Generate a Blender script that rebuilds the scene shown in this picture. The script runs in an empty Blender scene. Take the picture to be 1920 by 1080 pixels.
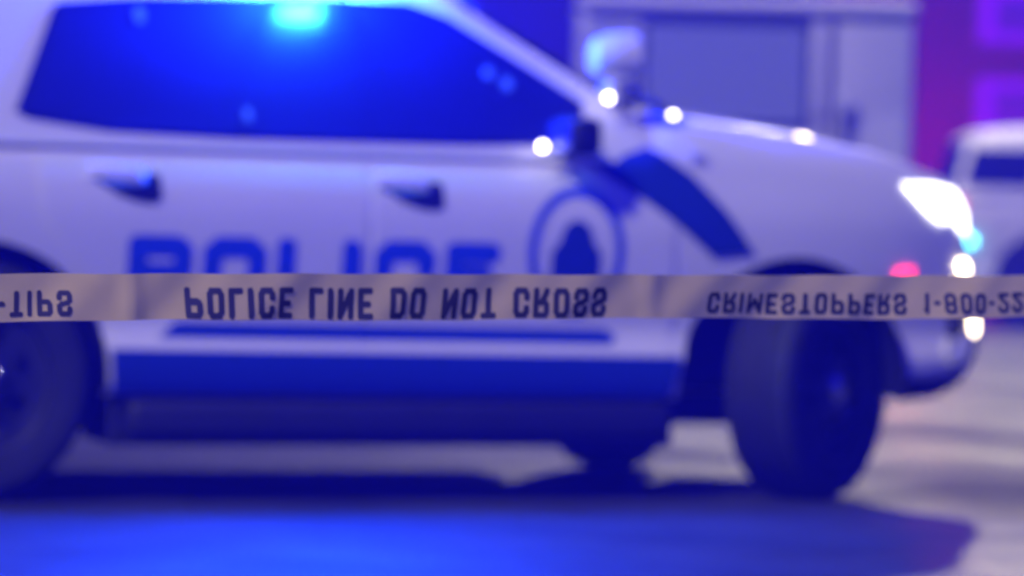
import bpy, bmesh, math, random
from mathutils import Vector, Matrix
random.seed(7)
R_ = math.radians
sc = bpy.context.scene
COL = sc.collection

# ------------------------------------------------------------------ camera
YAW, PIT, ROL, FPX = R_(20), -0.0185, 0.0255, 6420.0
CAM = Vector((-3.62, -12.0, 0.955))
Fv = Vector((math.sin(YAW)*math.cos(PIT), math.cos(YAW)*math.cos(PIT), math.sin(PIT)))
R0 = Vector((math.cos(YAW), -math.sin(YAW), 0)); U0 = R0.cross(Fv)
Rv = R0*math.cos(ROL)+U0*math.sin(ROL); Uv = -R0*math.sin(ROL)+U0*math.cos(ROL)
cd = bpy.data.cameras.new('camera'); cam = bpy.data.objects.new('camera', cd); COL.objects.link(cam)
cam.matrix_world = Matrix(((Rv.x, Uv.x, -Fv.x, CAM.x), (Rv.y, Uv.y, -Fv.y, CAM.y), (Rv.z, Uv.z, -Fv.z, CAM.z), (0, 0, 0, 1)))
cd.sensor_width = 36; cd.lens = FPX/1920*36; cd.clip_start = 0.05; cd.clip_end = 2000
cd.dof.use_dof = True; cd.dof.focus_distance = 4.9; cd.dof.aperture_fstop = cd.lens/41.0; cd.dof.aperture_blades = 0
sc.camera = cam

# ------------------------------------------------------------------ world: night sky filled with blue strobe light
SKY_B = 0.62
w = bpy.data.worlds.new('World'); sc.world = w; w.use_nodes = True
bg = w.node_tree.nodes['Background']
bg.inputs[0].default_value = (0.005, 0.003, 1.0, 1); bg.inputs[1].default_value = SKY_B

def lamp(name, kind, loc, color, power, parent=None, **kw):
    d = bpy.data.lights.new(name, kind); d.color = color; d.energy = power
    for k, v in kw.items(): setattr(d, k, v)
    o = bpy.data.objects.new(name, d); COL.objects.link(o); o.location = loc
    if parent: o.parent = parent
    return o
def aim(o, direction): o.rotation_euler = Vector(direction).to_track_quat('-Z', 'Y').to_euler()

# low neutral light from behind the camera (vehicles standing there), and the street lamp over the road to the right
sun = lamp('sun', 'SUN', (-6, -30, 6), (1.0, 0.88, 0.52), 3.0, angle=R_(5)); aim(sun, (0.64, 0.42, -0.66))
street = lamp('street_lamp_light', 'SPOT', (14.2, 22.6, 11.6), (1.0, 0.87, 0.55), 17000, spot_size=R_(100), spot_blend=0.5, shadow_soft_size=0.35)
aim(street, (-7.0, -16.0, -11.6))

sc.view_settings.view_transform = 'Standard'; sc.view_settings.look = 'None'
sc.view_settings.exposure = 0.0; sc.view_settings.gamma = 1.0; sc.view_settings.use_curve_mapping = False
sc.cycles.use_denoising = True; sc.cycles.max_bounces = 6; sc.cycles.diffuse_bounces = 3; sc.cycles.glossy_bounces = 3
sc.cycles.volume_bounces = 1; sc.cycles.sample_clamp_indirect = 4.0; sc.cycles.transparent_max_bounces = 8

# ------------------------------------------------------------------ materials
MATS = {}
def mat(name, color, rough=0.5, metal=0.0, emit=None, estr=0.0, noise=0.0, nscale=6.0, bump=0.0, bscale=40.0, coat=0.0, trans=0.0, spec=0.5):
    m = bpy.data.materials.new(name); m.use_nodes = True; nt = m.node_tree; b = nt.nodes['Principled BSDF']
    b.inputs['Base Color'].default_value = (*color, 1); b.inputs['Roughness'].default_value = rough
    b.inputs['Metallic'].default_value = metal; b.inputs['Coat Weight'].default_value = coat
    b.inputs['Coat Roughness'].default_value = 0.08; b.inputs['Specular IOR Level'].default_value = spec
    tc = nt.nodes.new('ShaderNodeTexCoord')
    if noise > 0:
        n = nt.nodes.new('ShaderNodeTexNoise'); n.inputs['Scale'].default_value = nscale; n.inputs['Detail'].default_value = 5
        nt.links.new(tc.outputs['Object'], n.inputs['Vector'])
        r = nt.nodes.new('ShaderNodeValToRGB'); r.color_ramp.elements[0].position = 0.3; r.color_ramp.elements[1].position = 0.7
        r.color_ramp.elements[0].color = (*[c*(1-noise) for c in color], 1)
        r.color_ramp.elements[1].color = (*[min(1, c*(1+noise)) for c in color], 1)
        nt.links.new(n.outputs['Fac'], r.inputs['Fac']); nt.links.new(r.outputs['Color'], b.inputs['Base Color'])
    if bump > 0:
        n2 = nt.nodes.new('ShaderNodeTexNoise'); n2.inputs['Scale'].default_value = bscale; n2.inputs['Detail'].default_value = 6
        nt.links.new(tc.outputs['Object'], n2.inputs['Vector'])
        bp = nt.nodes.new('ShaderNodeBump'); bp.inputs['Strength'].default_value = bump; bp.inputs['Distance'].default_value = 0.02
        nt.links.new(n2.outputs['Fac'], bp.inputs['Height']); nt.links.new(bp.outputs['Normal'], b.inputs['Normal'])
    if emit:
        b.inputs['Emission Color'].default_value = (*emit, 1); b.inputs['Emission Strength'].default_value = estr
    MATS[name] = m; return m
mat('white_paint', (0.80, 0.80, 0.80), 0.5, coat=0.1, noise=0.03, nscale=2.0)
mat('black_plastic', (0.012, 0.012, 0.013), 0.55, noise=0.2, nscale=8)
mat('black_gloss', (0.012, 0.012, 0.015), 0.15)
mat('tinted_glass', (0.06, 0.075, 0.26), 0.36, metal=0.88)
mat('rubber', (0.016, 0.016, 0.017), 0.75, noise=0.25, nscale=20)
mat('dark_steel', (0.06, 0.06, 0.065), 0.45, metal=0.6)
mat('chrome', (0.85, 0.86, 0.88), 0.12, metal=1.0)
mat('silver', (0.62, 0.63, 0.66), 0.35, metal=0.5)
mat('blue_vinyl', (0.016, 0.07, 0.68), 0.35)
mat('navy_blue', (0.010, 0.035, 0.30), 0.4)
mat('headlight_lens', (0.9, 0.9, 0.9), 0.1, emit=(1.0, 0.97, 0.95), estr=5.0)
mat('white_glow', (0.9, 0.9, 0.9), 0.2, emit=(1.0, 0.90, 0.84), estr=16.0)
mat('warm_glow', (0.9, 0.85, 0.7), 0.2, emit=(1.0, 0.82, 0.50), estr=12.0)
mat('blue_led', (0.1, 0.4, 0.9), 0.15, emit=(0.16, 0.75, 1.0), estr=14.0)
mat('red_led', (0.6, 0.02, 0.02), 0.15, emit=(1.0, 0.03, 0.10), estr=5.0)
mat('tail_red', (0.5, 0.02, 0.02), 0.15, emit=(1.0, 0.03, 0.10), estr=2.0)
mat('cyan_led', (0.2, 0.8, 0.9), 0.15, emit=(0.15, 0.9, 1.0), estr=14.0)
mat('clear_dark_lens', (0.05, 0.05, 0.06), 0.1)
mat('satin_white', (0.72, 0.73, 0.75), 0.4)
mat('cyan_strobe', (0.3, 0.8, 0.9), 0.15, emit=(0.35, 1.0, 0.95), estr=4.0)
mat('amber_plastic', (0.6, 0.2, 0.02), 0.2)

# ------------------------------------------------------------------ mesh helpers
def link(name, me, material, parent=None, smooth=None):
    if isinstance(material, str): material = MATS[material]
    me.materials.clear(); me.materials.append(material)
    o = bpy.data.objects.new(name, me); COL.objects.link(o)
    if parent: o.parent = parent
    if smooth is not None:
        for p in me.polygons: p.use_smooth = True
        me.set_sharp_from_angle(angle=R_(smooth))
    return o
def from_bm(name, bm, material, parent=None, smooth=None):
    bmesh.ops.recalc_face_normals(bm, faces=bm.faces[:])
    me = bpy.data.meshes.new(name); bm.to_mesh(me); bm.free()
    return link(name, me, material, parent, smooth)
def empty(name, loc=(0, 0, 0), rz=0, parent=None):
    o = bpy.data.objects.new(name, None); COL.objects.link(o); o.location = loc; o.rotation_euler = (0, 0, rz); o.empty_display_size = 0.2
    if parent: o.parent = parent
    return o
def tag(o, label=None, cat=None, group=None, kind=None):
    if label: o['label'] = label
    if cat: o['category'] = cat
    if group: o['group'] = group
    if kind: o['kind'] = kind
    return o
def add_box(bm, lo, hi, bev=0.0, seg=2, mtx=None):
    r = bmesh.ops.create_cube(bm, size=1.0); vs = r['verts']
    for v in vs:
        v.co = Vector([lo[i]+(v.co[i]+0.5)*(hi[i]-lo[i]) for i in range(3)])
    if bev > 0:
        es = list({e for v in vs for e in v.link_edges})
        rr = bmesh.ops.bevel(bm, geom=es, offset=bev, segments=seg, profile=0.5, affect='EDGES')
        vs = list({v for f in rr['faces'] for v in f.verts} | {v for v in vs if v.is_valid})
    if mtx is not None:
        for v in vs: v.co = mtx @ v.co
def box(name, lo, hi, material, parent=None, bev=0.0, seg=2, mtx=None):
    bm = bmesh.new(); add_box(bm, lo, hi, bev, seg, mtx)
    return from_bm(name, bm, material, parent, 35 if bev > 0 else None)
def lathe(name, prof, material, parent=None, n=32, axis='y', loc=(0, 0, 0), smooth=40, closed=False):
    bm = bmesh.new(); rings = []
    for r, h in prof:
        ring = []
        for i in range(n):
            a = 2*math.pi*i/n; c, s = r*math.cos(a), r*math.sin(a)
            p = {'y': (c, h, s), 'x': (h, c, s), 'z': (c, s, h)}[axis]
            ring.append(bm.verts.new(Vector(p)+Vector(loc)))
        rings.append(ring)
    pairs = list(zip(rings, rings[1:]))
    if closed: pairs.append((rings[-1], rings[0]))
    for a, b in pairs:
        for i in range(n): bm.faces.new((a[i], a[(i+1) % n], b[(i+1) % n], b[i]))
    if not closed:
        bm.faces.new(rings[0]); bm.faces.new(rings[-1])
    return from_bm(name, bm, material, parent, smooth)
def tube(name, pts, r, material, parent=None, n=10):
    cu = bpy.data.curves.new(name, 'CURVE'); cu.dimensions = '3D'; sp = cu.splines.new('POLY'); sp.points.add(len(pts)-1)
    for p, q in zip(sp.points, pts): p.co = (*q, 1)
    cu.bevel_depth = r; cu.bevel_resolution = 2; cu.use_fill_caps = True
    o = bpy.data.objects.new('tmp', cu); COL.objects.link(o)
    me = bpy.data.meshes.new_from_object(o.evaluated_get(bpy.context.evaluated_depsgraph_get()))
    bpy.data.objects.remove(o); bpy.data.curves.remove(cu); me.name = name
    return link(name, me, material, parent, 40)
def interp(tab, x):
    if x <= tab[0][0]: return tab[0][1]
    for (a, b), (c, d) in zip(tab, tab[1:]):
        if x <= c: return b+(d-b)*(x-a)/(c-a)
    return tab[-1][1]
GLYPH = {
 'P': [[(0, 0), (0, 1), (.85, 1), (1, .88), (1, .56), (.85, .45), (0, .45)]],
 'O': [[(.18, 0), (.82, 0), (1, .14), (1, .86), (.82, 1), (.18, 1), (0, .86), (0, .14), (.18, 0)]],
 'L': [[(0, 1), (0, 0), (1, 0)]], 'I': [[(0, 0), (0, 1)]],
 'C': [[(1, .70), (1, .86), (.82, 1), (.18, 1), (0, .86), (0, .14), (.18, 0), (.82, 0), (1, .14), (1, .30)]],
 'E': [[(1, 0), (0, 0), (0, 1), (1, 1)], [(0, .52), (.8, .52)]],
 'N': [[(0, 0), (0, 1)], [(0, 1), (1, 0)], [(1, 0), (1, 1)]],
 'D': [[(0, 0), (0, 1), (.75, 1), (1, .84), (1, .16), (.75, 0), (0, 0)]],
 'T': [[(0, 1), (1, 1)], [(.5, 1), (.5, 0)]],
 'R': [[(0, 0), (0, 1), (.85, 1), (1, .88), (1, .58), (.85, .48), (0, .48)], [(.55, .48), (1, 0)]],
 'S': [[(1, .74), (1, .87), (.82, 1), (.18, 1), (0, .87), (0, .64), (.2, .54), (.8, .46), (1, .36), (1, .13), (.82, 0), (.18, 0), (0, .13), (0, .26)]],
 'M': [[(0, 0), (0, 1)], [(0, 1), (.5, .3), (1, 1)], [(1, 1), (1, 0)]],
 '-': [[(.1, .48), (.9, .48)]], '1': [[(.2, .85), (.6, 1), (.6, 0)]],
 '8': [[(.2, 0), (.8, 0), (1, .14), (1, .4), (.8, .52), (.2, .52), (0, .4), (0, .14), (.2, 0)], [(.2, .52), (0, .64), (0, .88), (.2, 1), (.8, 1), (1, .88), (1, .64), (.8, .52)]],
 '0': [[(.25, 0), (.75, 0), (1, .16), (1, .84), (.75, 1), (.25, 1), (0, .84), (0, .16), (.25, 0)]],
 '2': [[(0, .76), (0, .87), (.2, 1), (.8, 1), (1, .87), (1, .62), (0, .12), (0, 0), (1, 0)]]}
WID = {'I': .36, '1': .62, '-': .6, ' ': .5, 'M': 1.25, 'T': .9, 'L': .88, 'E': .9}
def text_mesh(txt, cw, stroke, gap, nx=18, ny=26):
    """bold block lettering cut as rows of strips; cw, stroke and gap in letter heights; result fills the unit box"""
    def dist(px, py, a, b):
        dx, dy = b[0]-a[0], b[1]-a[1]; L = dx*dx+dy*dy; t = 0 if L == 0 else max(0, min(1, ((px-a[0])*dx+(py-a[1])*dy)/L))
        return math.hypot(px-a[0]-t*dx, py-a[1]-t*dy)
    x = 0.0; h = stroke/2; res = []
    for ch in txt:
        w_ = cw*WID.get(ch, 1.0)
        if ch != ' ':
            bm = bmesh.new(); iw = max(w_-stroke, .0001)
            segs = [((x+h+a[0]*iw, h+a[1]*(1-stroke)), (x+h+b[0]*iw, h+b[1]*(1-stroke))) for pl in GLYPH[ch] for a, b in zip(pl, pl[1:])]
            n_ = max(6, int(nx*w_/cw*1.0))
            for j in range(ny):
                y = (j+.5)/ny; run = None
                for i in range(n_+1):
                    on = i < n_ and min(dist(x+(i+.5)/n_*w_, y, a, b) for a, b in segs) < h*1.02
                    if on and run is None: run = i
                    if not on and run is not None:
                        for k in range(run, i):
                            bm.faces.new([bm.verts.new((x+u/n_*w_, v/ny, 0)) for u, v in ((k, j), (k+1, j), (k+1, j+1), (k, j+1))])
                        run = None
            bmesh.ops.remove_doubles(bm, verts=bm.verts[:], dist=1e-5); res.append(bm)
        x += w_+gap
    tot = x-gap
    for bm in res:
        for v in bm.verts: v.co.x /= tot
    return res

# ------------------------------------------------------------------ ground
bm = bmesh.new(); N = 44
vs = [[bm.verts.new((-500+1000*i/N, -500+1000*j/N, 0)) for j in range(N+1)] for i in range(N+1)]
for i in range(N):
    for j in range(N): bm.faces.new((vs[i][j], vs[i+1][j], vs[i+1][j+1], vs[i][j+1]))
mg = mat('asphalt', (0.036, 0.035, 0.035), 0.58, noise=0.42, nscale=1.4, bump=0.5, bscale=55)
nt = mg.node_tree; tc = nt.nodes.new('ShaderNodeTexCoord'); b = nt.nodes['Principled BSDF']
n1 = nt.nodes.new('ShaderNodeTexNoise'); n1.inputs['Scale'].default_value = .55; n1.inputs['Detail'].default_value = 7; n1.inputs['Roughness'].default_value = .65
nt.links.new(tc.outputs['Object'], n1.inputs['Vector'])
mr = nt.nodes.new('ShaderNodeMapRange'); mr.inputs[1].default_value = .35; mr.inputs[2].default_value = .65; mr.inputs[3].default_value = .46; mr.inputs[4].default_value = .78
nt.links.new(n1.outputs['Fac'], mr.inputs[0]); nt.links.new(mr.outputs[0], b.inputs['Roughness'])
tag(from_bm('ground', bm, mg), 'grey asphalt of the road under the police vehicle', None, kind='structure')

# ------------------------------------------------------------------ sport utility vehicle
PROF = [(.36, .930), (.40, .955), (.46, .966), (.495, .974), (.525, .968), (.548, .952), (.60, .938), (.63, .944), (.70, .957), (.82, .975), (.95, .988), (1.04, .982), (1.11, .962)]
TOP = [(.25, .952), (.5, .934), (.75, .895), (.92, .835), (1.0, .70), (1.05, .35), (1.06, 0)]
ZT = [(-2.4, 1.20), (-2.0, 1.215), (.62, 1.215), (.80, 1.30), (.98, 1.375), (1.5, 1.315), (1.9, 1.255), (2.1, 1.225), (2.36, 1.185)]
NOSE = [(.34, -.29), (.40, -.18), (.46, -.10), (.60, -.05), (.75, -.08), (.90, -.13), (1.02, -.15), (1.10, -.165), (1.15, -.19), (1.2, -.27), (1.3, -.35)]
def kx(x):
    if x > 1.25: return 1-.17*((x-1.25)/1.1)**2.4
    if x < -1.5: return 1-.10*((-1.5-x)/.85)**2.2
    return 1.0
def warp(x, z):
    if x > 1.75: return x+((x-1.75)/.61)**1.6*interp(NOSE, z)
    if x < -2.0: return x+((-2.0-x)/.4)*(.12 if z > 1.0 else .12 if z < .5 else 0)
    return x
def half(x, z):
    zt = interp(ZT, x); tab = PROF+[(1.11+(zt-1.11)*a, y) for a, y in TOP[:5]]
    return interp(tab, z)*kx(x)
def surf(x, z, off=0.0, side=-1):
    return Vector((warp(x, z), side*(half(x, z)+off), z))
HW = [(1.18, .95), (1.24, .930), (1.40, .882), (1.55, .83), (1.68, .775), (1.76, .735), (1.81, .655), (1.85, .48)]
def cab(x, z, off=0.0, side=-1):
    return Vector((x, side*(interp(HW, z)+off), z))

def patch(name, poly, fn, off_out, off_in, material, parent, side=-1, zl=None, xstep=.10, smooth=40):
    """a panel with the outline poly (x, z), bent onto the side surface fn, off_out proud of it"""
    bm = bmesh.new(); bm.faces.new([bm.verts.new((x, 0, z)) for x, z in poly])
    zs = zl if zl is not None else [z for z, _ in PROF]+[1.15, 1.18, 1.21, 1.25, 1.3, .3, .48, .76, .88]
    xs = [p[0] for p in poly]
    x = min(xs)
    cuts = [((0, 0, z), (0, 0, 1)) for z in zs]
    while x < max(xs): x += xstep; cuts.append(((x, 0, 0), (1, 0, 0)))
    for co, no in cuts:
        bmesh.ops.bisect_plane(bm, geom=bm.verts[:]+bm.edges[:]+bm.faces[:], plane_co=co, plane_no=no, dist=1e-5)
    base = [(v, v.co.x, v.co.z) for v in bm.verts]
    ex = bmesh.ops.extrude_face_region(bm, geom=bm.faces[:])
    top = [v for v in ex['geom'] if isinstance(v, bmesh.types.BMVert)]
    tops = [(v, v.co.x, v.co.z) for v in top]
    for v, x, z in base: v.co = fn(x, z, off_in, side)
    for v, x, z in tops: v.co = fn(x, z, off_out, side)
    bmesh.ops.triangulate(bm, faces=[f for f in bm.faces if len(f.verts) > 4])
    return from_bm(name, bm, material, parent, smooth)
def ell(cx, cz, a, b, n=28): return [(cx+a*math.cos(2*math.pi*i/n), cz+b*math.sin(2*math.pi*i/n)) for i in range(n)]

XF, XR, WR = 1.49, -1.45, 0.402
def build_body(name, root):
    xs = [-2.36, -2.3, -2.2, -2.05, -1.9, -1.7, -1.5, -1.2, -.9, -.6, -.3, 0, .3, .62, .72, .80, .90, .98, 1.15, 1.35, 1.5, 1.65, 1.8, 1.92, 2.02, 2.12, 2.2, 2.27, 2.33, 2.36]
    bm = bmesh.new(); rings = []
    for x in xs:
        zt = interp(ZT, x); k = kx(x)
        pts = [(y*k, z) for z, y in PROF]+[(y*k, 1.11+(zt-1.11)*a) for a, y in TOP]
        full = [(-y, z) for y, z in pts]+[(y, z) for y, z in reversed(pts[:-1])]
        e = 1.0
        if x in (2.36, -2.36): e = .94
        rings.append([bm.verts.new((warp(x, z), y*e, z)) for y, z in full])
    for a, b in zip(rings, rings[1:]):
        n = len(a)
        for i in range(n): bm.faces.new((a[i], a[(i+1) % n], b[(i+1) % n], b[i]))
    bm.faces.new(rings[0]); bm.faces.new(rings[-1])
    body = from_bm(name, bm, 'white_paint', root)
    cutters = []
    for x in (XF-.015, XR):
        for s in (-1, 1):
            c = lathe('cut', [(.445, s*.45), (.445, s*1.3)], 'black_plastic', None, 56, loc=(x, 0, .42)); cutters.append(c)
            md = body.modifiers.new('b', 'BOOLEAN'); md.operation = 'DIFFERENCE'; md.object = c; md.solver = 'EXACT'
    bpy.context.view_layer.update()
    me = bpy.data.meshes.new_from_object(body.evaluated_get(bpy.context.evaluated_depsgraph_get()))
    body.modifiers.clear(); old = body.data; body.data = me; bpy.data.meshes.remove(old)
    for c in cutters: bpy.data.objects.remove(c)
    me.name = name; me.materials.clear(); me.materials.append(MATS['white_paint'])
    for p in me.polygons: p.use_smooth = True; p.material_index = 0
    me.set_sharp_from_angle(angle=R_(28))
    return body

def make_wheel(root, x, side, steer, track=.815):
    wh = empty('wheel', (x, side*track, WR), R_(steer), root)
    s = side
    prof = [(.27, .125), (.31, .138), (.36, .136), (.388, .118), (.399, .09), (.402, .062), (.390, .060), (.390, .050), (.402, .048), (.402, .008), (.390, .006), (.390, -.006), (.402, -.008), (.402, -.048), (.390, -.050), (.390, -.060), (.402, -.062), (.399, -.09), (.388, -.118), (.36, -.136), (.31, -.138), (.27, -.125)]
    lathe('tyre', prof, 'rubber', wh, 56, closed=True, smooth=30)
    bm = bmesh.new(); n = 40
    rr = [(.272, .12), (.262, .12), (.252, .085), (.20, .075), (.12, .10), (.075, .115), (.0, .118)]
    rings = []
    for r, h in rr[:-1]: rings.append([bm.verts.new((r*math.cos(2*math.pi*i/n), s*h, r*math.sin(2*math.pi*i/n))) for i in range(n)])
    for k, (a, b) in enumerate(zip(rings, rings[1:])):
        for i in range(n):
            if k == 3 and (i % 5) in (1, 2): continue
            bm.faces.new((a[i], a[(i+1) % n], b[(i+1) % n], b[i]))
    bm.faces.new(rings[-1])
    from_bm('rim', bm, 'dark_steel', wh, 40)
    lathe('rim_lip', [(.274, s*.119), (.274, s*.126), (.262, s*.128), (.258, s*.119)], 'dark_steel', wh, 48, closed=True)
    lathe('brake_disc', [(.19, s*.02), (.19, s*.045)], 'dark_steel', wh, 32)
    lathe('hub_cap', [(.055, s*.115), (.055, s*.128), (.040, s*.138)], 'chrome', wh, 20)
    for i in range(5):
        a = 2*math.pi*i/5+.3
        lathe('lug_nut', [(.011, s*.10), (.011, s*.126), (.006, s*.13)], 'chrome', wh, 8, loc=(.085*math.cos(a), 0, .085*math.sin(a)))
    return wh

def make_suv(name, loc, rz, police):
    root = empty(name)
    build_body('body', root)
    # cabin
    zl = [1.18, 1.24, 1.40, 1.55, 1.68, 1.76, 1.81, 1.85, 1.865]
    xc = [(1.18, 1.06), (1.24, 1.0), (1.40, .76), (1.55, .51), (1.68, .30), (1.76, .17), (1.81, .02), (1.85, -.3), (1.865, -.6)]
    xr = [(1.18, -2.30), (1.24, -2.28), (1.76, -2.12), (1.81, -2.0), (1.85, -1.7), (1.865, -1.4)]
    bm = bmesh.new(); rings = []
    for z in zl:
        h = interp(HW+[(1.865, .25)], z); f = interp(xc, z); b = interp(xr, z)
        half_ = [(f+.13, 0), (f+.12, .45*h), (f+.08, .78*h), (f+.03, .93*h), (f-.03, .992*h), (f-.10, h), (f-.4, h), (-.5, h), (-1.2, h), (b+.35, h), (b+.12, .98*h), (b+.03, .85*h), (b, .4*h), (b, 0)]
        full = [(x, -y) for x, y in half_]+[(x, y) for x, y in reversed(half_[1:-1])]
        rings.append([bm.verts.new((x, y, z)) for x, y in full])
    for a, b in zip(rings, rings[1:]):
        n = len(a)
        for i in range(n): bm.faces.new((a[i], a[(i+1) % n], b[(i+1) % n], b[i]))
    bm.faces.new(rings[0]); bm.faces.new(rings[-1])
    from_bm('cabin', bm, 'white_paint', root, 50)
    # glass
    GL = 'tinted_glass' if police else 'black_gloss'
    cz = [1.24, 1.3, 1.40, 1.47, 1.55, 1.62, 1.68, 1.72]
    for s in (-1, 1):
        dlo = [(-1.33, 1.285), (-1.29, 1.262), (-1.02, 1.228), (-.6, 1.218), (.2, 1.222), (.655, 1.235), (.665, 1.385), (.45, 1.515), (.20, 1.665), (.06, 1.712), (-.3, 1.712), (-.9, 1.685), (-1.165, 1.655), (-1.19, 1.63)]
        patch('window_surround', dlo, cab, .004, -.02, GL, root, s, cz)
        rear = [(-1.30, 1.29), (-1.02, 1.24), (-.122, 1.232), (-.122, 1.698), (-.9, 1.672), (-1.165, 1.64)]
        front = [(-.114, 1.232), (.2, 1.236), (.63, 1.248), (.63, 1.38), (.44, 1.50), (.19, 1.65), (.055, 1.697), (-.114, 1.698)]
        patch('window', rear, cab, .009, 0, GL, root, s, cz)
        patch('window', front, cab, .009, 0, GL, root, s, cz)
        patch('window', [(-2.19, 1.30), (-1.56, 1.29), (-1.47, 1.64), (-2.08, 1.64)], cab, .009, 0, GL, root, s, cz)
    def panel(nm, rows, material):
        bm = bmesh.new(); V = [[bm.verts.new(p) for p in r] for r in rows]
        for a, b in zip(V, V[1:]):
            for i in range(len(a)-1): bm.faces.new((a[i], a[i+1], b[i+1], b[i]))
        ob = from_bm(nm, bm, material, root, 40)
        md = ob.modifiers.new('s', 'SOLIDIFY'); md.thickness = .006; md.offset = 0
        return ob
    rows = []
    for z in (1.36, 1.45, 1.55, 1.65, 1.74):
        h = interp(HW, z)*.88; f = interp(xc, z)
        rows.append([(f+.136-.06*abs(t)**2.5, t*h, z+.006) for t in (-1, -.75, -.5, -.25, 0, .25, .5, .75, 1)])
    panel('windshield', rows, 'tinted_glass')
    rows = []
    for z in (1.30, 1.45, 1.6, 1.70):
        h = interp(HW, z)*.80; b = interp(xr, z)
        rows.append([(b-.006+.03*max(0, abs(t)-.45), t*h, z) for t in (-1, -.6, -.3, 0, .3, .6, 1)])
    panel('rear_window', rows, 'tinted_glass')
    # bonnet skin
    rows = []
    for x in (1.02, 1.15, 1.35, 1.5, 1.65, 1.8, 1.95, 2.1, 2.2):
        zt = interp(ZT, x); k = kx(x)
        half_ = [(y*k, 1.11+(zt-1.11)*a+.008) for a, y in TOP[4:]]
        rows.append([(warp(x, z), -y, z) for y, z in half_]+[(warp(x, z), y, z) for y, z in reversed(half_[:-1])])
    panel('hood', rows, 'white_paint')
    # doors
    fd = [(-.112, .40), (.93, .40), (.985, .46), (1.0, .62), (.985, .95), (.96, 1.196), (-.112, 1.196)]
    rd = [(-.135, .40), (-.135, 1.196), (-1.27, 1.196), (-1.24, .95), (-1.13, .80), (-1.02, .64), (-.985, .50), (-.965, .40)]
    for s in (-1, 1):
        d1 = patch('door', fd, surf, .006, -.004, 'white_paint', root, s); d2 = patch('door', rd, surf, .006, -.004, 'white_paint', root, s)
        for d, x0 in ((d1, .02), (d2, -.965)):
            cup = [(x0-.115, 1.078), (x0-.07, 1.060), (x0-.03, 1.052), (x0+.045, 1.056), (x0+.052, 1.090), (x0+.085, 1.096), (x0+.112, 1.085), (x0+.118, 1.005), (x0+.085, .992), (x0+.03, .998), (x0-.03, 1.018), (x0-.08, 1.050)]
            patch('handle_recess', cup, surf, .009, .002, 'black_plastic', d, s, xstep=.05)
            bm = bmesh.new()
            pts = [(-.13, 1.092, .010), (-.09, 1.096, .030), (.0, 1.090, .040), (.045, 1.082, .036), (.06, 1.078, .012)]
            R2 = []
            for px, pz, o in pts:
                c = surf(x0+px, pz, .006+o, s)
                R2.append([bm.verts.new(c+Vector((0, s*dy, dz))) for dy, dz in ((-.006, -.022), (.004, -.018), (.006, 0), (.004, .018), (-.006, .022))])
            for a, b in zip(R2, R2[1:]):
                for i in range(5): bm.faces.new((a[i], a[(i+1) % 5], b[(i+1) % 5], b[i]))
            bm.faces.new(R2[0]); bm.faces.new(R2[-1])
            from_bm('handle', bm, 'white_paint', d, 50)
        # lower trim: sill board, wheel liners, mirror, lamps
        bm = bmesh.new(); add_box(bm, (-.94, min(s*.80, s*1.0), .225), (.99, max(s*.80, s*1.0), .345), .03, 3)
        from_bm('running_board', bm, 'black_plastic', root, 40)
        bm = bmesh.new(); add_box(bm, (-.99, min(s*.5, s*.91), .19), (1.03, max(s*.5, s*.91), .372), .01, 1)
        from_bm('sill', bm, 'black_plastic', root)
        for x in (XF-.015, XR):
            bm = bmesh.new(); n = 48; a0, a1 = R_(-7), R_(187)
            ins = [bm.verts.new((x+.441*math.cos(a0+(a1-a0)*i/n), s*.462, .42+.441*math.sin(a0+(a1-a0)*i/n))) for i in range(n+1)]
            outs = [bm.verts.new((x+.441*math.cos(a0+(a1-a0)*i/n), s*.952, .42+.441*math.sin(a0+(a1-a0)*i/n))) for i in range(n+1)]
            for i in range(n): bm.faces.new((ins[i], ins[i+1], outs[i+1], outs[i]))
            bm.faces.new(ins)
            from_bm('wheel_liner', bm, 'black_plastic', root, 40)
        # headlight with a lit lens, daytime strip and fog lamp
        hl = [(1.93, 1.138), (2.12, 1.142), (2.30, 1.125), (2.352, 1.04), (2.33, .962), (2.285, .985), (2.225, 1.02), (2.14, 1.0), (2.05, 1.045)]
        if police:
            patch('headlight', hl, surf, .012, -.01, 'headlight_lens', root, s, [1.0, 1.03, 1.06, 1.09, 1.12], .03)
            patch('daytime_light', [(2.27, .945), (2.31, .95), (2.30, .86), (2.26, .87)], surf, .010, -.01, 'satin_white', root, s, [.87, .91], .03)
            patch('turn_lamp', ell(2.275, .842, .028, .026, 14), surf, .018, -.005, 'warm_glow', root, s, [.84], .03)
            patch('fog_lamp_bezel', [(2.16, .70), (2.33, .70), (2.335, .50), (2.22, .46), (2.16, .56)], surf, .008, -.01, 'black_plastic', root, s, [.5, .55, .6, .65], .04)
            patch('fog_lamp_trim', [(2.15, .585), (2.20, .570), (2.235, .605), (2.275, .60), (2.285, .54), (2.25, .495), (2.19, .485), (2.15, .53)], surf, .024, -.005, 'satin_white', root, s, [.52, .55], .03)
            patch('fog_lamp', ell(2.30, .637, .018, .045, 14), surf, .020, -.005, 'warm_glow', root, s, [.6, .64, .67], .03)
            patch('side_marker', [(1.885, .795), (1.965, .795), (1.965, .835), (1.885, .828)], surf, .010, -.004, 'red_led', root, s, [.81], .03)
        else:
            patch('headlight', hl, surf, .012, -.01, 'clear_dark_lens', root, s, [1.0, 1.03, 1.06, 1.09, 1.12], .03)
        patch('tail_light', [(-2.34, 1.19), (-2.24, 1.19), (-2.26, 1.02), (-2.34, 1.0)], surf, .012, -.01, 'tail_red' if not police else 'amber_plastic', root, s, [1.02, 1.05, 1.1, 1.15], .04)
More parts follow.
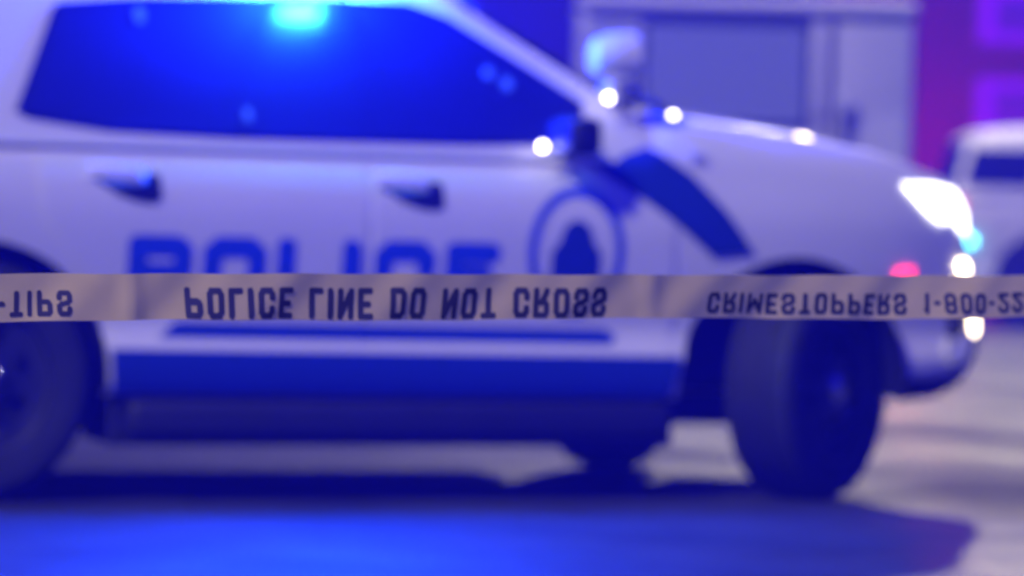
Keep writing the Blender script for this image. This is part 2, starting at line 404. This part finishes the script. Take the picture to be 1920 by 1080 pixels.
        # mirror
        mt = Matrix.Translation((.575, s*1.055, 1.262)) @ Matrix.Rotation(R_(-12)*s, 4, 'Z')
        bm = bmesh.new(); add_box(bm, (-.055, -.085, -.066), (.075, .085, .066), .035, 3, mt)
        add_box(bm, (.0, (-.19 if s > 0 else .08), -.055), (.07, (-.08 if s > 0 else .19), -.015), .008, 1, mt)
        mh = from_bm('side_mirror', bm, 'black_plastic', root, 40)
        box('mirror_glass', (-.060, -.068, -.050), (-.054, .068, .050), 'tinted_glass', mh, .002, 1, mt)
        # lower front air dam
        patch('air_dam', [(1.97, .355), (2.35, .365), (2.34, .445), (1.95, .43)], surf, .010, -.02, 'black_plastic', root, s, [.38, .4, .42], .04)
    # underside, bumpers, grille
    bm = bmesh.new(); add_box(bm, (-2.0, -.44, .24), (1.95, .44, .42), .02, 1); add_box(bm, (-.95, -.85, .26), (1.0, .85, .40), .02, 1)
    add_box(bm, (-.75, -.65, .195), (.15, -.15, .3), .03, 2)
    from_bm('underbody', bm, 'black_plastic', root)
    for x in (XF, XR): lathe('axle', [(.05, -.75), (.05, .75)], 'black_plastic', root, 12, loc=(x, 0, .40))
    box('grille', (2.165, -.50, .80), (2.30, .50, 1.06), 'black_gloss', root, .02, 2)
    for i in range(4): box('grille_bar', (2.29, -.48, .83+i*.06), (2.315, .48, .855+i*.06), 'chrome', root, .006, 1)
    # wheels
    make_wheel(root, XF+(.10 if police else 0), -1, 37 if police else 0); make_wheel(root, XF-(.07 if police else 0), 1, 44 if police else 0, .66 if police else .815)
    make_wheel(root, XR, -1, 0); make_wheel(root, XR, 1, 0)
    root.location = loc; root.rotation_euler = (0, 0, rz)
    return root

suv = make_suv('police_suv', (0, 0, 0), 0, True)
tag(suv, 'white police vehicle with blue lettering and lit headlight, nearest behind the tape', 'police vehicle')

# lettering on the doors: flat vinyl bent onto the panel
def side_letters(name, txt, x0, x1, z0, z1, off, material, parent):
    for bm in text_mesh(txt, 1.0, .31, .15, 30, 36):
        for v in bm.verts: v.co = surf(x0+(x1-x0)*v.co.x, z0+(z1-z0)*v.co.y, off)
        from_bm(name, bm, material, parent)
side_letters('letter', 'POLICE', -.958, .345, .655, .892, .0085, 'blue_vinyl', suv)
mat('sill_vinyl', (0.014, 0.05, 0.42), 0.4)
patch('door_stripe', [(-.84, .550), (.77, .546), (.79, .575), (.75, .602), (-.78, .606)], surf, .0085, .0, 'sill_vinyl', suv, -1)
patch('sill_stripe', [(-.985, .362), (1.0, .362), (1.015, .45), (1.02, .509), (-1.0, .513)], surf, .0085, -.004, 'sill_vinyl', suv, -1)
# oval city seal on the front door
def ring_patch(name, cx, cz, a, b, a2, b2, off, material, parent):
    bm = bmesh.new(); n = 48
    o = [bm.verts.new(surf(cx+a*math.cos(2*math.pi*i/n), cz+b*math.sin(2*math.pi*i/n), off)) for i in range(n)]
    q = [bm.verts.new(surf(cx+a2*math.cos(2*math.pi*i/n), cz+b2*math.sin(2*math.pi*i/n), off)) for i in range(n)]
    for i in range(n): bm.faces.new((o[i], o[(i+1) % n], q[(i+1) % n], q[i]))
    return from_bm(name, bm, material, parent, 60)
SX, SZ = .622, .866
ring_patch('seal_rim', SX, SZ, .178, .226, .146, .190, .0088, 'blue_vinyl', suv)
dome = [(SX-.09, .70), (SX+.09, .70), (SX+.092, .86), (SX+.075, .885), (SX+.062, .90), (SX+.052, .94), (SX+.03, .968), (SX, .978), (SX-.03, .968), (SX-.052, .94), (SX-.062, .90), (SX-.075, .885), (SX-.092, .86)]
patch('seal_emblem', dome, surf, .0088, .004, 'navy_blue', suv, -1)
dark_band = [(.60, 1.195), (.62, 1.215), (.68, 1.24), (.76, 1.285), (.937, 1.221), (1.06, 1.141), (1.185, 1.014), (1.292, .876), (1.139, .859), (.994, .972), (.861, 1.057), (.745, 1.125), (.69, 1.16)]
patch('fender_dark_band', dark_band, surf, .0092, -.002, 'navy_blue', suv, -1)  # dark navy diagonal band across door and fender
patch('badge', [(-1.42, 1.17), (-1.375, 1.17), (-1.375, 1.205), (-1.42, 1.205)], surf, .006, -.004, 'black_gloss', suv, -1)
patch('badge', [(1.055, 1.185), (1.12, 1.178), (1.12, 1.212), (1.055, 1.22)], surf, .006, -.004, 'silver', suv, -1)
GLINTS = ((-.895, 1.625, .018, .030), (-.545, 1.30, .015, .025), (.325, 1.475, .020, .022), (.39, 1.44, .021, .024))
# pillar spot lamp
sl = lathe('spot_lamp', [(.02, -.10), (.06, -.085), (.082, -.04), (.088, .02), (.090, .06), (.082, .066)], 'satin_white', suv, 28, 'x', (.775, -.93, 1.545))
lathe('lens', [(.080, .062), (.060, .072), (.02, .078)], 'chrome', sl, 28, 'x', (.775, -.93, 1.545))
tube('spot_lamp_arm', [(.775, -.93, 1.47), (.80, -.915, 1.43), (.80, -.85, 1.40), (.78, -.78, 1.39)], .024, 'silver', suv)
bm = bmesh.new(); add_box(bm, (.735, -.945, 1.405), (.865, -.86, 1.462), .02, 3); from_bm('spot_lamp_base', bm, 'silver', suv, 40)
tube('wiper', [(.93, -.60, 1.405), (.98, -.73, 1.405), (1.02, -.77, 1.375), (1.05, -.76, 1.35)], .016, 'black_plastic', suv)
def glow_ball(name, loc, r, material, parent, sx=1.0):
    bm = bmesh.new(); bmesh.ops.create_uvsphere(bm, u_segments=14, v_segments=8, radius=r)
    for v in bm.verts: v.co.x *= sx; v.co += Vector(loc)
    return from_bm(name, bm, material, parent, 60)
glow_ball('glow_dot', (.475, -1.02, 1.225), .013, 'white_glow', suv)  # small glowing white balls at mirror, pillar and cowl
glow_ball('glow_dot', (.738, -.955, 1.402), .012, 'white_glow', suv)
glow_ball('glow_dot', (1.045, -.800, 1.352), .013, 'white_glow', suv)
glow_ball('hood_glow_dot', (1.545, -.79, 1.282), .022, 'warm_glow', suv, 2.3)  # stretched glowing warm ball on the hood edge
mat('glint_film', (0.10, 0.22, 0.60), 0.5)
for sx_, sz_, a_, b_ in GLINTS: patch('window_glint', ell(sx_, sz_, a_, b_, 12), cab, .0115, .008, 'glint_film', suv, -1, [sz_], .03)  # pale discs painted on the glass to imitate lamp reflections
# light bar on the roof
LBX = -.30
bar = box('light_bar', (LBX-.15, -.62, 1.905), (LBX+.15, .62, 1.925), 'black_plastic', suv, .004, 1)
box('light_bar_top', (LBX-.15, -.60, 1.975), (LBX+.15, .60, 1.992), 'black_plastic', bar, .004, 1)
for i in range(6):
    y0 = -.60+i*.2
    box('light_module', (LBX-.14, y0+.006, 1.926), (LBX+.14, y0+.194, 1.974), 'blue_led', bar, .006, 1)
box('end_light', (LBX-.13, -.70, 1.908), (LBX+.13, -.625, 1.985), 'blue_led', bar, .02, 2)
box('end_light', (LBX-.13, .625, 1.908), (LBX+.13, .70, 1.985), 'blue_led', bar, .02, 2)
for y in (-.5, .5): box('mounting_foot', (LBX-.05, y-.03, 1.80), (LBX+.05, y+.03, 1.906), 'black_plastic', bar)
box('roof_strobe', (LBX-.12, -.800, 1.728), (LBX+.12, -.745, 1.752), 'cyan_strobe', suv, .008, 2)
for k in range(3): lamp('roof_strobe_glow', 'POINT', (LBX-.05+.05*k, -.87, 1.750), (0.05, 0.52, 1.0), (7, 11, 7)[k], suv, shadow_soft_size=0.0)
bl = lamp('light_bar_glow', 'POINT', (LBX, -.74, 1.94), (0.004, 0.03, 1.0), 1150, suv, shadow_soft_size=0.04)
al = lamp('alley_light', 'SPOT', (LBX, -.72, 1.93), (0.003, 0.06, 1.0), 430, suv, shadow_soft_size=0.02, spot_size=R_(112), spot_blend=0.4); aim(al, (-.7, -1.5, -1.93))

# ------------------------------------------------------------------ barrier tape in the foreground
TA, TB = Vector((-2.953, -6.71, .849)), Vector((-.064, -6.483, .899)); TL = (TB-TA).length; TH = .0755
TD = (TB-TA).normalized(); TN = Vector((TD.y, -TD.x, 0)).normalized()
def tape_pt(s, t, off=0.0):      # s metres along, t metres below the top edge
    p = TA+TD*s; k = t/TH
    wob = .005*math.sin(s*9+1)*(.3+k)+.004*math.sin(s*23+2*k)+.010*k*math.sin(s*3.1)+.0016*math.sin(s*57+4*k)+.007*math.exp(-((s-.63)/.015)**2)+.007*math.exp(-((s-1.56)/.02)**2)
    sag = .004*math.sin(s*2.2)
    return p+TN*(off+wob)+Vector((0, 0, -t+sag*.4-.0018*math.sin(s*7)*k-.0007*math.sin(s*31+2)))
mt_ = mat('tape_film', (0.85, 0.66, 0.28), 0.4, noise=0.08, nscale=14)
nt = mt_.node_tree; tr = nt.nodes.new('ShaderNodeBsdfTranslucent'); tr.inputs['Color'].default_value = (0.78, 0.62, 0.30, 1)
mx = nt.nodes.new('ShaderNodeMixShader'); mx.inputs[0].default_value = 0.35
nt.links.new(nt.nodes['Principled BSDF'].outputs[0], mx.inputs[1]); nt.links.new(tr.outputs[0], mx.inputs[2])
nt.links.new(mx.outputs[0], nt.nodes['Material Output'].inputs['Surface'])
mat('tape_ink', (0.06, 0.055, 0.16), 0.4)
bm = bmesh.new(); NS, NT = 320, 8
V = [[bm.verts.new(tape_pt(-.4+(TL+.8)*i/NS, TH*j/NT)) for j in range(NT+1)] for i in range(NS+1)]
for i in range(NS):
    for j in range(NT): bm.faces.new((V[i][j], V[i+1][j], V[i+1][j+1], V[i][j+1]))
tape = from_bm('barrier_tape', bm, 'tape_film', None, 60)
tag(tape, 'yellow police line tape stretched across the picture in the foreground, lettering upside down', 'barrier tape')
def tape_text(txt, s0, s1, t0, t1, cw, stroke, gap):
    for bm in text_mesh(txt, cw, stroke, gap):
        # the tape hangs turned over: the print is mirrored top to bottom
        for v in bm.verts: v.co = tape_pt(s0+(s1-s0)*v.co.x, t0+(t1-t0)*v.co.y, .0012)
        from_bm('letter', bm, 'tape_ink', tape)
tape_text('POLICE LINE DO NOT CROSS', .7203, 1.478, .0225, .0735, .60, .20, .16)
tape_text('CRIMESTOPPERS', 1.6721, 2.0658, .031, .0675, .62, .19, .18)
tape_text('1-800-222-TIPS', 2.0987, 2.46, .031, .0675, .62, .19, .18)
tape_text('1-800-222-TIPS', .5318-.37, .5318, .027, .068, .62, .19, .18)
tape_text('POLICE LINE DO NOT CROSS', 2.62, 3.2, .0225, .0735, .60, .20, .16)

# ------------------------------------------------------------------ second vehicle, standing behind on the right
suv2 = make_suv('parked_suv', (15.80, 20.27, 0), R_(-20), False)
suv2.scale = (1.15, 1.15, 1.15)
tag(suv2, 'white parked utility vehicle at the right edge, seen from the side', 'car')
glow_ball('reflector_light', (-2.12, -.95, .79), .04, 'cyan_led', suv2)

# ------------------------------------------------------------------ boxy van behind the hood
def make_van():
    root = empty('box_van', (8.52, 15.5, 0), R_(-20))           # local x along the van's length, y across it
    mat('van_paint', (0.62, 0.62, 0.64), 0.45, noise=0.06, nscale=1.5)
    mat('van_glass', (0.40, 0.45, 0.48), 0.3, metal=0.25)
    W, D = 1.47, 2.1
    prof = [(.03, .45), (0, .80), (0, 2.70), (.06, 2.90), (D-.06, 2.90), (D, 2.70), (D, .45)]
    bm = bmesh.new()
    a = [bm.verts.new((-W, y, z)) for y, z in prof]; b = [bm.verts.new((W, y, z)) for y, z in prof]
    n = len(prof)
    for i in range(n): bm.faces.new((a[i], a[(i+1) % n], b[(i+1) % n], b[i]))
    bm.faces.new(a); bm.faces.new(b)
    bmesh.ops.bevel(bm, geom=bm.edges[:], offset=.035, segments=2, profile=.5, affect='EDGES')
    from_bm('body', bm, 'van_paint', root, 35)
    bm = bmesh.new(); add_box(bm, (-W-.02, -.05, 2.87), (W+.02, D+.05, 2.99), .04, 3); from_bm('roof', bm, 'white_paint', root, 40)
    box('drip_rail', (-W+.05, -.018, 2.80), (W-.05, -.002, 2.84), 'black_plastic', root)
    box('window_frame', (-.93, -.016, 1.84), (.56, -.002, 2.79), 'black_plastic', root, .004, 1)
    box('side_window', (-.88, -.024, 1.90), (.51, -.017, 2.74), 'van_glass', root)
    box('side_window', (-1.38, -.016, 1.90), (-.99, -.004, 2.72), 'van_glass', root)
    box('door_pillar', (.575, -.035, 1.98), (.70, -.003, 2.80), 'white_paint', root, .01, 2)
    box('door_gap', (.705, -.010, .62), (.765, -.002, 2.80), 'black_plastic', root)
    dr = box('door', (.77, -.022, .62), (W-.03, -.003, 2.80), 'van_paint', root, .006, 2)
    box('door_panel', (.97, -.032, .75), (W-.06, -.023, 2.00), 'satin_white', dr, .004, 1)
    box('door_handle', (.82, -.05, 1.30), (.94, -.023, 1.34), 'black_plastic', dr)
    ml = lathe('mirror', [(.02, -.16), (.085, -.15), (.095, -.11), (.06, -.09)], 'satin_white', root, 24, loc=(.845, 0, 2.09))
    tube('mirror_arm', [(.86, -.12, 2.02), (.87, -.12, 1.80), (.87, -.02, 1.74)], .03, 'black_plastic', root)
    for x in (-.85, .85): box('lower_trim', (x-.55, -.012, .50), (x+.55, -.002, .60), 'black_plastic', root)
    for x in (-.92, .92):
        for y in (.14, D-.14):
            wh = empty('wheel', (x, y, .36), 0, root)
            lathe('tyre', [(.20, -.10), (.34, -.11), (.36, -.08), (.36, .08), (.34, .11), (.20, .10)], 'rubber', wh, 32, closed=True)
            lathe('rim', [(.20, -.08), (.20, .08), (.08, .10)], 'dark_steel', wh, 24)
    bm = bmesh.new(); add_box(bm, (-1.3, .3, .30), (1.3, D-.3, .47)); from_bm('chassis', bm, 'black_plastic', root)
    return root
van = make_van()
tag(van, 'pale boxy van with a large side window, seen above the police vehicle hood', 'van')

# ------------------------------------------------------------------ building across the road
mat('stucco', (0.06, 0.008, 0.014), 0.8, noise=0.12, nscale=.8, bump=.3, bscale=12)
mat('violet_frame_glow', (0.05, 0.03, 0.08), 0.3, emit=(0.20, 0.0, 0.80), estr=1.7)
mat('violet_inner', (0.04, 0.02, 0.08), 0.6, emit=(0.09, 0.0, 0.62), estr=0.8)
mat('frame_paint', (0.10, 0.08, 0.10), 0.5)
bld = empty('building', (18.8, 33.1, 0), R_(-20))       # local x runs along the facade, y into the building
bm = bmesh.new(); add_box(bm, (-1.2, 0, 0), (16, 9, 9)); from_bm('wall', bm, 'stucco', bld)
box('roof_edge', (-1.3, -.12, 9.0), (16.1, 9.1, 9.3), 'stucco', bld)
for i in range(5):
    for k, (z0, z1) in enumerate(((2.44, 3.26), (3.78, 4.60), (5.12, 5.94), (6.46, 7.28))):
        x0 = 1.06+i*2.0
        wn = empty('window', (x0, 0, z0), 0, bld); W_, H_ = 1.2, z1-z0
        bm = bmesh.new()
        for lo, hi in (((-.04, -.06, -.04), (0, .06, H_+.04)), ((W_, -.06, -.04), (W_+.04, .06, H_+.04)), ((0, -.06, -.04), (W_, .06, 0)), ((0, -.06, H_), (W_, .06, H_+.04))): add_box(bm, lo, hi)
        from_bm('frame', bm, 'frame_paint', wn)
        box('frame_glow', (-.002, -.03, -.002), (W_+.002, -.012, H_+.002), 'violet_frame_glow', wn)  # glowing sheet imitating the violet light on the window frame
        box('inner_pane', (.24, -.05, .15), (W_-.24, -.034, H_-.15), 'violet_inner', wn)  # duller glowing sheet standing for the darker pane
tag(bld, 'building lit purple and magenta with violet windows, right of the van', 'building')
bld2 = empty('warehouse', (3.0, 46.0, 0), R_(-20))
mat('dark_wall', (0.010, 0.008, 0.010), 0.85, noise=0.2, nscale=.5)
bm = bmesh.new(); add_box(bm, (-16, 0, 0), (18.5, 12, 11)); from_bm('wall', bm, 'dark_wall', bld2)
box('roof_edge', (-16.1, -.15, 11), (18.6, 12.1, 11.35), 'dark_wall', bld2)
tag(bld2, 'dark unlit building face behind the van and the police vehicle windshield', 'building')
# added red light, unseen and low before the building, washes the wall magenta
rl = lamp('red_wall_wash', 'POINT', (17.3, 30.0, 0.9), (1.0, 0.0, 0.06), 2600, None, shadow_soft_size=0.1)

# ------------------------------------------------------------------ blue volume added to imitate lens glare over the darks
bm = bmesh.new(); add_box(bm, (-60, -45, -1), (70, 75, 13))
hz = bpy.data.materials.new('veil'); hz.use_nodes = True; nt = hz.node_tree; nt.nodes.clear()
out = nt.nodes.new('ShaderNodeOutputMaterial'); pv = nt.nodes.new('ShaderNodeVolumePrincipled')
pv.inputs['Color'].default_value = (0.045, 0.045, 1.0, 1); pv.inputs['Density'].default_value = 0.0165; pv.inputs['Anisotropy'].default_value = 0.0
nt.links.new(pv.outputs[0], out.inputs['Volume'])
tag(from_bm('veil_box', bm, hz), 'added blue mist lit blue by the strobes', None, kind='stuff')
